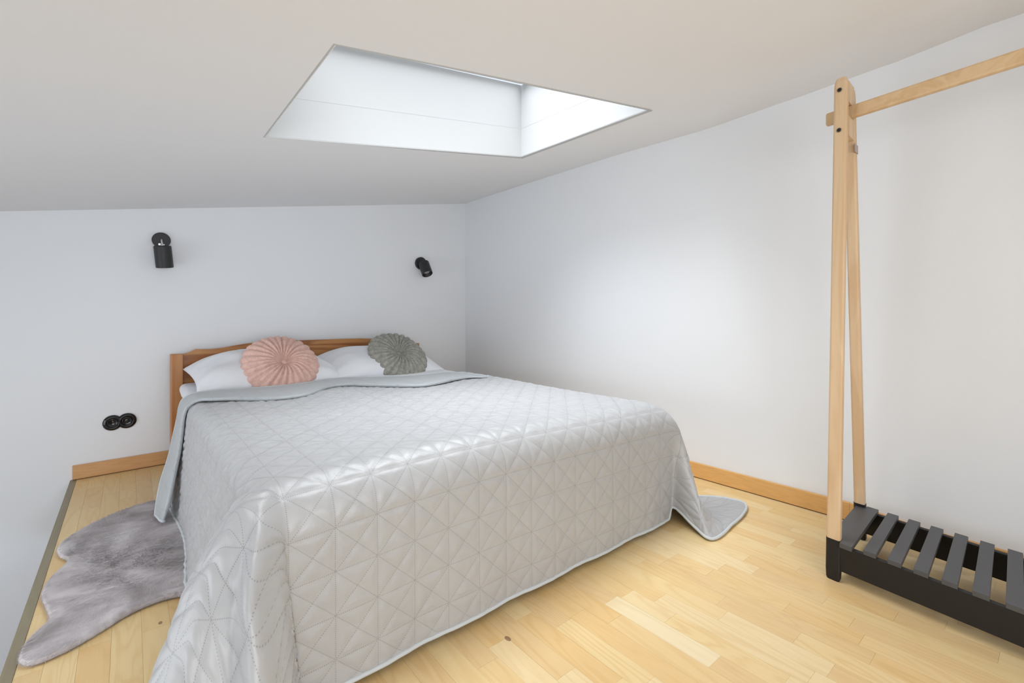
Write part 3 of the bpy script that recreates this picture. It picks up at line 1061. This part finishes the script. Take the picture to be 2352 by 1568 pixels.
# ------------------------------------------------------------------ rug
rug_out = [(0.30, 2.74), (0.20, 2.80), (0.096, 2.788), (0.017, 2.762), (-0.064, 2.705), (-0.131, 2.635), (-0.180, 2.565), (-0.207, 2.495), (-0.208, 2.433), (-0.197, 2.380), (-0.172, 2.318), (-0.183, 2.262),
           (-0.202, 2.205), (-0.212, 2.155), (-0.214, 2.100), (-0.210, 2.054), (-0.198, 2.002), (-0.186, 1.945), (-0.180, 1.900), (-0.188, 1.872), (-0.205, 1.838), (-0.217, 1.800), (-0.221, 1.762),
           (-0.218, 1.728), (-0.206, 1.703), (-0.187, 1.691), (-0.155, 1.694), (-0.120, 1.708), (-0.087, 1.728), (-0.049, 1.756), (-0.014, 1.786), (0.030, 1.808), (0.076, 1.816), (0.112, 1.811), (0.160, 1.79), (0.24, 1.77), (0.30, 1.80),
           (0.36, 1.92), (0.38, 2.10), (0.40, 2.3), (0.38, 2.55)]


def build_rug():
    P = np.array(rug_out)
    n = len(P)
    N = 360
    t = np.linspace(0, n, N, endpoint=False)
    Pw = np.concatenate([P, P, P])
    C = crom(np.column_stack([Pw, np.zeros(len(Pw))]), t + n)[:, :2]
    T_ = np.roll(C, -1, 0) - np.roll(C, 1, 0)
    T_ /= np.linalg.norm(T_, axis=1)[:, None]
    nin = np.column_stack([-T_[:, 1], T_[:, 0]])
    ctr = C.mean(0)
    if ((ctr - C) * nin).sum() < 0: nin = -nin
    H = 0.019
    rings = []
    for d, z in ((0.006, 0.002), (0.0, 0.006), (-0.001, 0.011), (0.003, 0.0165), (0.010, H), (0.022, H + .001)):
        rg = C + nin * d
        rings.append(np.column_stack([rg, np.full(N, z)]))
    inner = rings[-1][:, :2]
    for s in (0.9, 0.75, 0.55, 0.35, 0.15, 0.03):
        q_ = ctr + (inner - ctr) * s
        rings.append(np.column_stack([q_, np.full(N, H)]))
    A = np.array(rings)        # rings, N, 3
    x, y = A[..., 0], A[..., 1]
    A[4:, :, 2] += (0.0025 * np.sin(x * 22 + 3 * np.sin(y * 9)) * np.sin(y * 17 + 2 * np.sin(x * 13)))[4:]
    # fuzzy rim
    jt = rng.normal(0, 0.0009, (4, N))
    A[1:5, :, 0] += nin[:, 0] * jt; A[1:5, :, 1] += nin[:, 1] * jt
    V = A.reshape(-1, 3)
    F = []
    K = len(rings)
    for a in range(K - 1):
        for i in range(N):
            i2 = (i + 1) % N
            F.append((a * N + i, a * N + i2, (a + 1) * N + i2, (a + 1) * N + i))
    F.append(tuple(range((K - 1) * N, K * N)))
    o = mesh_obj('sheepskin_rug', V, F, M_FUR, smooth=True)
    tag(o, 'grey faux sheepskin rug with wavy edge on floor beside the bed', 'rug')
    bm = bmesh.new(); bm.from_mesh(o.data); bmesh.ops.recalc_face_normals(bm, faces=bm.faces[:]); bm.to_mesh(o.data); bm.free()
    # pile: short tufts joined into one part
    cnt = 42000
    xs_, ys_ = rng.uniform(-0.23, 0.40, cnt * 2), rng.uniform(1.68, 2.81, cnt * 2)
    from mathutils.geometry import intersect_point_line
    poly = C
    inside = np.zeros(len(xs_), bool)
    j = N - 1
    for i in range(N):
        xi, yi, xj, yj = poly[i, 0], poly[i, 1], poly[j, 0], poly[j, 1]
        c_ = ((yi > ys_) != (yj > ys_)) & (xs_ < (xj - xi) * (ys_ - yi) / (yj - yi + 1e-12) + xi)
        inside ^= c_
        j = i
    m = inside & (xs_ < 0.17)
    X0, Y0 = xs_[m][:cnt], ys_[m][:cnt]
    # extra hairs along the rim
    k = rng.integers(0, N, 9000)
    f_ = rng.uniform(0, 1, 9000)[:, None]
    rim = C[k] * (1 - f_) + C[(k + 1) % N] * f_ + nin[k] * rng.uniform(0.0, .006, 9000)[:, None]
    ok = rim[:, 0] < 0.17
    rim = rim[ok]; kr = k[ok]
    X = np.concatenate([X0, rim[:, 0]]); Y = np.concatenate([Y0, rim[:, 1]])
    n_ = len(X)
    fl = 0.5 + 0.9 * np.sin(X * 9 + 2 * np.sin(Y * 5)) + 0.8 * np.sin(Y * 8 + X * 5)
    dx, dy = np.cos(fl) * 0.010, np.sin(fl) * 0.010
    dx[len(X0):] = -nin[kr, 0] * 0.006; dy[len(X0):] = -nin[kr, 1] * 0.006
    z0 = np.concatenate([np.full(len(X0), 0.0175), rng.uniform(0.004, 0.015, len(kr))])
    hgt = np.concatenate([rng.uniform(0.003, 0.0055, len(X0)), rng.uniform(-0.003, 0.002, len(kr))])
    wd = 0.0007
    px, py = -dy / 0.010 * wd, dx / 0.010 * wd
    V = np.zeros((n_, 3, 3))
    V[:, 0] = np.stack([X - px, Y - py, z0], 1); V[:, 1] = np.stack([X + px, Y + py, z0], 1)
    V[:, 2] = np.stack([X + dx + rng.normal(0, .002, n_), Y + dy + rng.normal(0, .002, n_), np.maximum(z0 + hgt, 0.0015)], 1)
    F = np.arange(n_ * 3).reshape(-1, 3)
    h = mesh_obj('pile', V.reshape(-1, 3), F, M_FUR, o, smooth=False)
    h['kind'] = 'stuff'


build_rug()

# ------------------------------------------------------------------ clothes rack
ru = math.radians(8); rv = math.radians(3)
UX = Vector((-math.sin(ru), -math.cos(ru), 0)); VX = Vector((math.cos(rv), math.sin(rv), 0)); ZX = Vector((0, 0, 1))
RO = Vector((1.855, 0.522, 0))
rack = empty('clothes_rack', RO)
tag(rack, 'pine A-frame clothes rack with black slatted bench shelf by the right wall', 'clothes rack')


def rm(org=(0, 0, 0)):
    """matrix whose local x runs along the rack, y across it towards the wall"""
    m = Matrix.Identity(4)
    for i in range(3):
        m[i][0], m[i][1], m[i][2] = UX[i], VX[i], ZX[i]
        m[i][3] = (UX * org[0] + VX * org[1] + ZX * org[2])[i]
    return m


def rbox(name, lo, hi, mat, bevel=0.002, parent=None):
    """box given in rack coordinates, mesh kept axis aligned to itself for the grain"""
    c = [(a + b) / 2 for a, b in zip(lo, hi)]; h = [(b - a) / 2 for a, b in zip(lo, hi)]
    bm = bmesh.new()
    add_box(bm, [-x for x in h], h, bevel=bevel, seg=2)
    M_ = rm()
    bmesh.ops.transform(bm, matrix=M_, verts=bm.verts[:])
    o = bm_obj(name, bm, mat, parent or rack)
    o.location = UX * c[0] + VX * c[1] + ZX * c[2]
    return o


def leg(p0, p1, su, sv, z_split, top_cut, end):
    """p0,p1 = (u,v,z) axis ends; rounded-rectangle section; dark sleeve below z_split"""
    a, b = np.array(p0, float), np.array(p1, float)

    def section(f, s=1.0, grow=0.0):
        c = a + (b - a) * f
        out = []
        hu, hv, r = su / 2 * s + grow, sv / 2 * s + grow, min(su, sv) * 0.26
        for q_, (sx, sy) in enumerate(((1, 1), (-1, 1), (-1, -1), (1, -1))):
            for k in range(5):
                w = PI / 2 * (q_ + k / 4)
                out.append(c + np.array([sx * (hu - r) + r * math.cos(w), sy * (hv - r) + r * math.sin(w), 0]))
        return out

    def loft(fs, name, mat, parent):
        V = []
        for f, s, gr in fs: V += section(f, s, gr)
        n = 20
        V = [UX * p[0] + VX * p[1] + ZX * p[2] for p in V]
        F = []
        for i in range(len(fs) - 1):
            for k in range(n):
                k2 = (k + 1) % n
                F.append((i * n + k, i * n + k2, (i + 1) * n + k2, (i + 1) * n + k))
        F.append(tuple(range(n - 1, -1, -1))); F.append(tuple(range((len(fs) - 1) * n, len(fs) * n)))
        o = mesh_obj(name, V, F, mat, parent)
        return o
    fsplit = (z_split - a[2]) / (b[2] - a[2])
    ftc = 1 - 0.012
    o = loft([(fsplit - 0.004, 1, 0), (ftc - 0.006, 1, 0), (ftc + 0.004, .93, 0), (1.0, .70, 0)], 'leg', M_RACKZ, rack)
    o['label'] = 'pale pine leg'
    s = loft([(0.0, .88, 0), (0.004, .99, 0), (0.02, 1, 0.0012), (fsplit, 1, 0.0012)], 'foot_sleeve', M_BLACK, o)
    return o


for end, uo in ((0, 0.0), (1, 1.0)):
    lf = leg((uo, 0.0, 0.0), (uo + 0.005, 0.088, 1.735), 0.043, 0.029, 0.137, 0, end)
    lb = leg((uo - 0.002, 0.420, 0.0), (uo + 0.008, 0.178, 1.728), 0.038, 0.034, 0.150, 0, end)
    # spacer block between the two legs at the head
    rbox('spacer_block', (uo - 0.015, 0.094, 1.530), (uo + 0.0262, 0.172, 1.600), M_RACKZ, 0.001)
    rbox('spacer_block', (uo - 0.015, 0.094, 1.648), (uo + 0.0262, 0.172, 1.722), M_RACKZ, 0.001)
    # recessed bolts on the front leg
    for z in (1.690, 1.547):
        v_ = 0.088 * z / 1.735 - 0.0155
        for name, rad, dep, mat, prn in (('bolt', 0.0068, 0.003, M_CHROME, None), ):
            bm = bmesh.new()
            bmesh.ops.create_cone(bm, cap_ends=True, segments=24, radius1=0.0078, radius2=0.0072, depth=0.003)
            rotm = Matrix.Rotation(-PI / 2, 4, 'X')
            bmesh.ops.transform(bm, matrix=rm() @ rotm, verts=bm.verts[:])
            o = bm_obj('bolt', bm, simple('bolt_ring', (0.20, 0.17, 0.14), 0.4, 0.6), rack)
            o.location = UX * (uo + 0.002) + VX * v_ + ZX * z
            bm = bmesh.new()
            bmesh.ops.create_cone(bm, cap_ends=True, segments=20, radius1=0.0052, radius2=0.0048, depth=0.002)
            bmesh.ops.transform(bm, matrix=rm() @ rotm, verts=bm.verts[:])
            o2 = bm_obj('socket', bm, M_BLACK, o); o2.location = -VX * 0.002
# rail through the joints
V, F = [], []
r_in = rbox('rail', (-0.058, 0.128, 1.601), (1.07, 0.152, 1.647), M_RACKX, 0.007)
# tag stuck on the back leg
o = rbox('tape_tag', (0.026, 0.172, 1.492), (0.0285, 0.222, 1.522), simple('clear_brown_tape', (0.40, 0.29, 0.22), 0.3), 0.0005)
o['label'] = 'small brown tape tag'
# bench shelf
rbox('shelf_board', (0.017, -0.008, 0.038), (0.985, 0.012, 0.124), M_BLACK, 0.0015)
rbox('shelf_board', (0.017, 0.385, 0.038), (0.985, 0.405, 0.1255), M_BLACK, 0.0015)
rbox('crossbar', (-0.010, 0.03, 0.06), (0.012, 0.385, 0.122), M_BLACK, 0.0015)
rbox('crossbar', (0.988, 0.03, 0.06), (1.010, 0.385, 0.122), M_BLACK, 0.0015)
k = 0
u0_ = 0.0
slats = [(0.0885 + 0.0645 * i, 0.0885 + 0.0645 * i + 0.0345) for i in range(13)] + [(0.935, 1.0)]
for a, b in slats:
    rbox('slat', (a, -0.010, 0.1245), (b, 0.412, 0.139), M_SLAT, 0.0012)
# the first wide slat is notched around the two legs
out = [(0.0235, -0.024), (0.059, -0.024), (0.059, 0.412), (0.0215, 0.412), (0.0215, 0.398), (-0.012, 0.398), (-0.012, 0.018), (0.0235, 0.018)]
V = [UX * a + VX * b + ZX * z for z in (0.1245, 0.139) for a, b in out]
nn_ = len(out)
F = [tuple(range(nn_ - 1, -1, -1)), tuple(range(nn_, 2 * nn_))] + [(k, (k + 1) % nn_, nn_ + (k + 1) % nn_, nn_ + k) for k in range(nn_)]
mesh_obj('slat', V, F, M_SLAT, rack)

# ------------------------------------------------------------------ wall lamps
def lamp(base, rad_plate, head_c, axis, rad, length, label, open_lens):
    root = empty('wall_spotlight', base, ang)
    tag(root, label, 'wall lamp', 'black wall spotlights above the bed')
    R_ = Matrix.Rotation(-ang, 4, 'Z')

    def cyl(bm, p, d, r1, r2, h, seg=40, caps=True):
        d = Vector(d).normalized()
        q_ = Vector((0, 0, 1)).rotation_difference(d)
        r = bmesh.ops.create_cone(bm, cap_ends=caps, segments=seg, radius1=r1, radius2=r2, depth=h)
        bmesh.ops.transform(bm, matrix=Matrix.Translation(Vector(p)) @ q_.to_matrix().to_4x4(), verts=r['verts'])
    bm = bmesh.new()
    cyl(bm, (0, -0.011, 0), (0, -1, 0), rad_plate, rad_plate, 0.020)
    cyl(bm, (0, -0.0225, 0), (0, -1, 0), rad_plate, rad_plate - 0.003, 0.003)
    bm_obj('wall_plate', bm, M_LAMP, root, smooth=False)
    hc_ = Vector(head_c); ax = Vector(axis).normalized()
    bm = bmesh.new()
    joint = hc_ - ax * (length * 0.30)
    d = joint - Vector((0, -0.02, 0))
    cyl(bm, Vector((0, -0.02, 0)) + d / 2, d, 0.007, 0.007, d.length, 16)
    bm_obj('arm', bm, M_CHROME if not open_lens else M_LAMP, root)
    # hollow head
    q_ = Vector((0, 0, -1)).rotation_difference(ax)
    Mh = Matrix.Translation(hc_) @ q_.to_matrix().to_4x4()
    prof_ = [(rad * 0.0, length / 2), (rad * .93, length / 2), (rad, length / 2 - 0.004), (rad, -length / 2 + 0.0015), (rad - 0.0015, -length / 2), (rad * 0.88, -length / 2),
             (rad * 0.86, -length / 2 + 0.004), (rad * 0.62, -length / 2 + 0.026), (0, -length / 2 + 0.027)]
    V, n = [], 48
    for r, z in prof_:
        for k in range(n):
            w = 2 * PI * k / n
            V.append(Mh @ Vector((r * math.cos(w), r * math.sin(w), z)))
    F = []
    for i in range(len(prof_) - 1):
        for k in range(n):
            k2 = (k + 1) % n
            F.append((i * n + k, (i + 1) * n + k, (i + 1) * n + k2, i * n + k2))
    o = mesh_obj('lamp_head', V, F, M_LAMP, root)
    bm = bmesh.new(); bm.from_mesh(o.data); bmesh.ops.remove_doubles(bm, verts=bm.verts[:], dist=1e-5)
    bmesh.ops.recalc_face_normals(bm, faces=bm.faces[:]); bm.to_mesh(o.data); bm.free()
    for p in o.data.polygons: p.use_smooth = False
    bm = bmesh.new()
    r = bmesh.ops.create_uvsphere(bm, u_segments=24, v_segments=12, radius=rad * 0.60)
    for v in bm.verts: v.co.z = v.co.z * 0.22 - length / 2 + 0.024
    bmesh.ops.transform(bm, matrix=Mh, verts=bm.verts[:])
    bm_obj('lens', bm, M_BULB, o, smooth=True)
    return root, joint


r1, j1 = lamp((0.147, back_y(0.147), 1.348), 0.0455, (0.005, -0.072, -0.104), (0.11, 0.16, -1), 0.0435, 0.128,
              'black cylinder wall spotlight on the left, hanging straight with screws showing', False)
# screw heads on the left lamp's wall plate
for dx_, rr_ in ((-0.010, 0.0075), (0.012, 0.0035)):
    bm = bmesh.new()
    bmesh.ops.create_cone(bm, cap_ends=True, segments=20, radius1=rr_, radius2=rr_ * .85, depth=0.003)
    bmesh.ops.transform(bm, matrix=Matrix.Translation((dx_, -0.0255, -0.027)) @ Matrix.Rotation(PI / 2, 4, 'X'), verts=bm.verts[:])
    bm_obj('screw', bm, M_CHROME, r1)
r2, j2 = lamp((1.942, back_y(1.942), 1.345), 0.053, (0.000, -0.085, -0.050), (-0.02, -0.52, -0.80), 0.046, 0.118,
              'black cylinder wall spotlight near the corner, tilted to show its pale lens', True)

# ------------------------------------------------------------------ wall socket
so = empty('wall_socket', (-0.0425, back_y(-0.0425), 0.2865), ang)
tag(so, 'black round double wall socket on the white wall left of the bed', 'socket')


def lathe(name, prof_, c, mat, parent, n=48):
    V, F = [], []
    for r, y in prof_:
        for k in range(n):
            w = 2 * PI * k / n
            V.append((c[0] + r * math.cos(w), -y, c[1] + r * math.sin(w)))
    for i in range(len(prof_) - 1):
        for k in range(n):
            k2 = (k + 1) % n
            F.append((i * n + k, (i + 1) * n + k, (i + 1) * n + k2, i * n + k2))
    o = mesh_obj(name, V, F, mat, parent, smooth=True)
    bm = bmesh.new(); bm.from_mesh(o.data); bmesh.ops.remove_doubles(bm, verts=bm.verts[:], dist=1e-5)
    bmesh.ops.recalc_face_normals(bm, faces=bm.faces[:]); bm.to_mesh(o.data); bm.free()
    return o


for c, kind in (((-0.0318, 0.0), 'socket'), ((0.0318, 0.0025), 'blank')):
    lathe('round_frame', [(0.0, .0005), (0.0435, .0005), (0.0435, .005), (0.0415, .008), (0.036, .0105), (0.033, .0130), (0.029, .0135), (0.026, .011), (0.024, .009), (0, .009)], c, M_BAKE, so)
    if kind == 'socket':
        ins = lathe('socket_insert', [(0.0, .0095), (0.019, .0095), (0.0215, .0125), (0.0235, .0125), (0.0237, .009)], c, M_BAKE, so, 40)
        bm = bmesh.new()
        bmesh.ops.create_cone(bm, cap_ends=True, segments=12, radius1=0.0024, radius2=0.0018, depth=0.010)
        bmesh.ops.transform(bm, matrix=Matrix.Translation((c[0] + 0.001, -0.0145, c[1] + 0.009)) @ Matrix.Rotation(PI / 2, 4, 'X'), verts=bm.verts[:])
        bm_obj('earth_pin', bm, M_CHROME, ins)
    else:
        ins = lathe('socket_cover', [(0.0, .0142), (0.003, .0142), (0.005, .0125), (0.016, .0122), (0.0195, .0142), (0.0222, .0142), (0.0237, .009)], c, M_BAKE, so, 40)
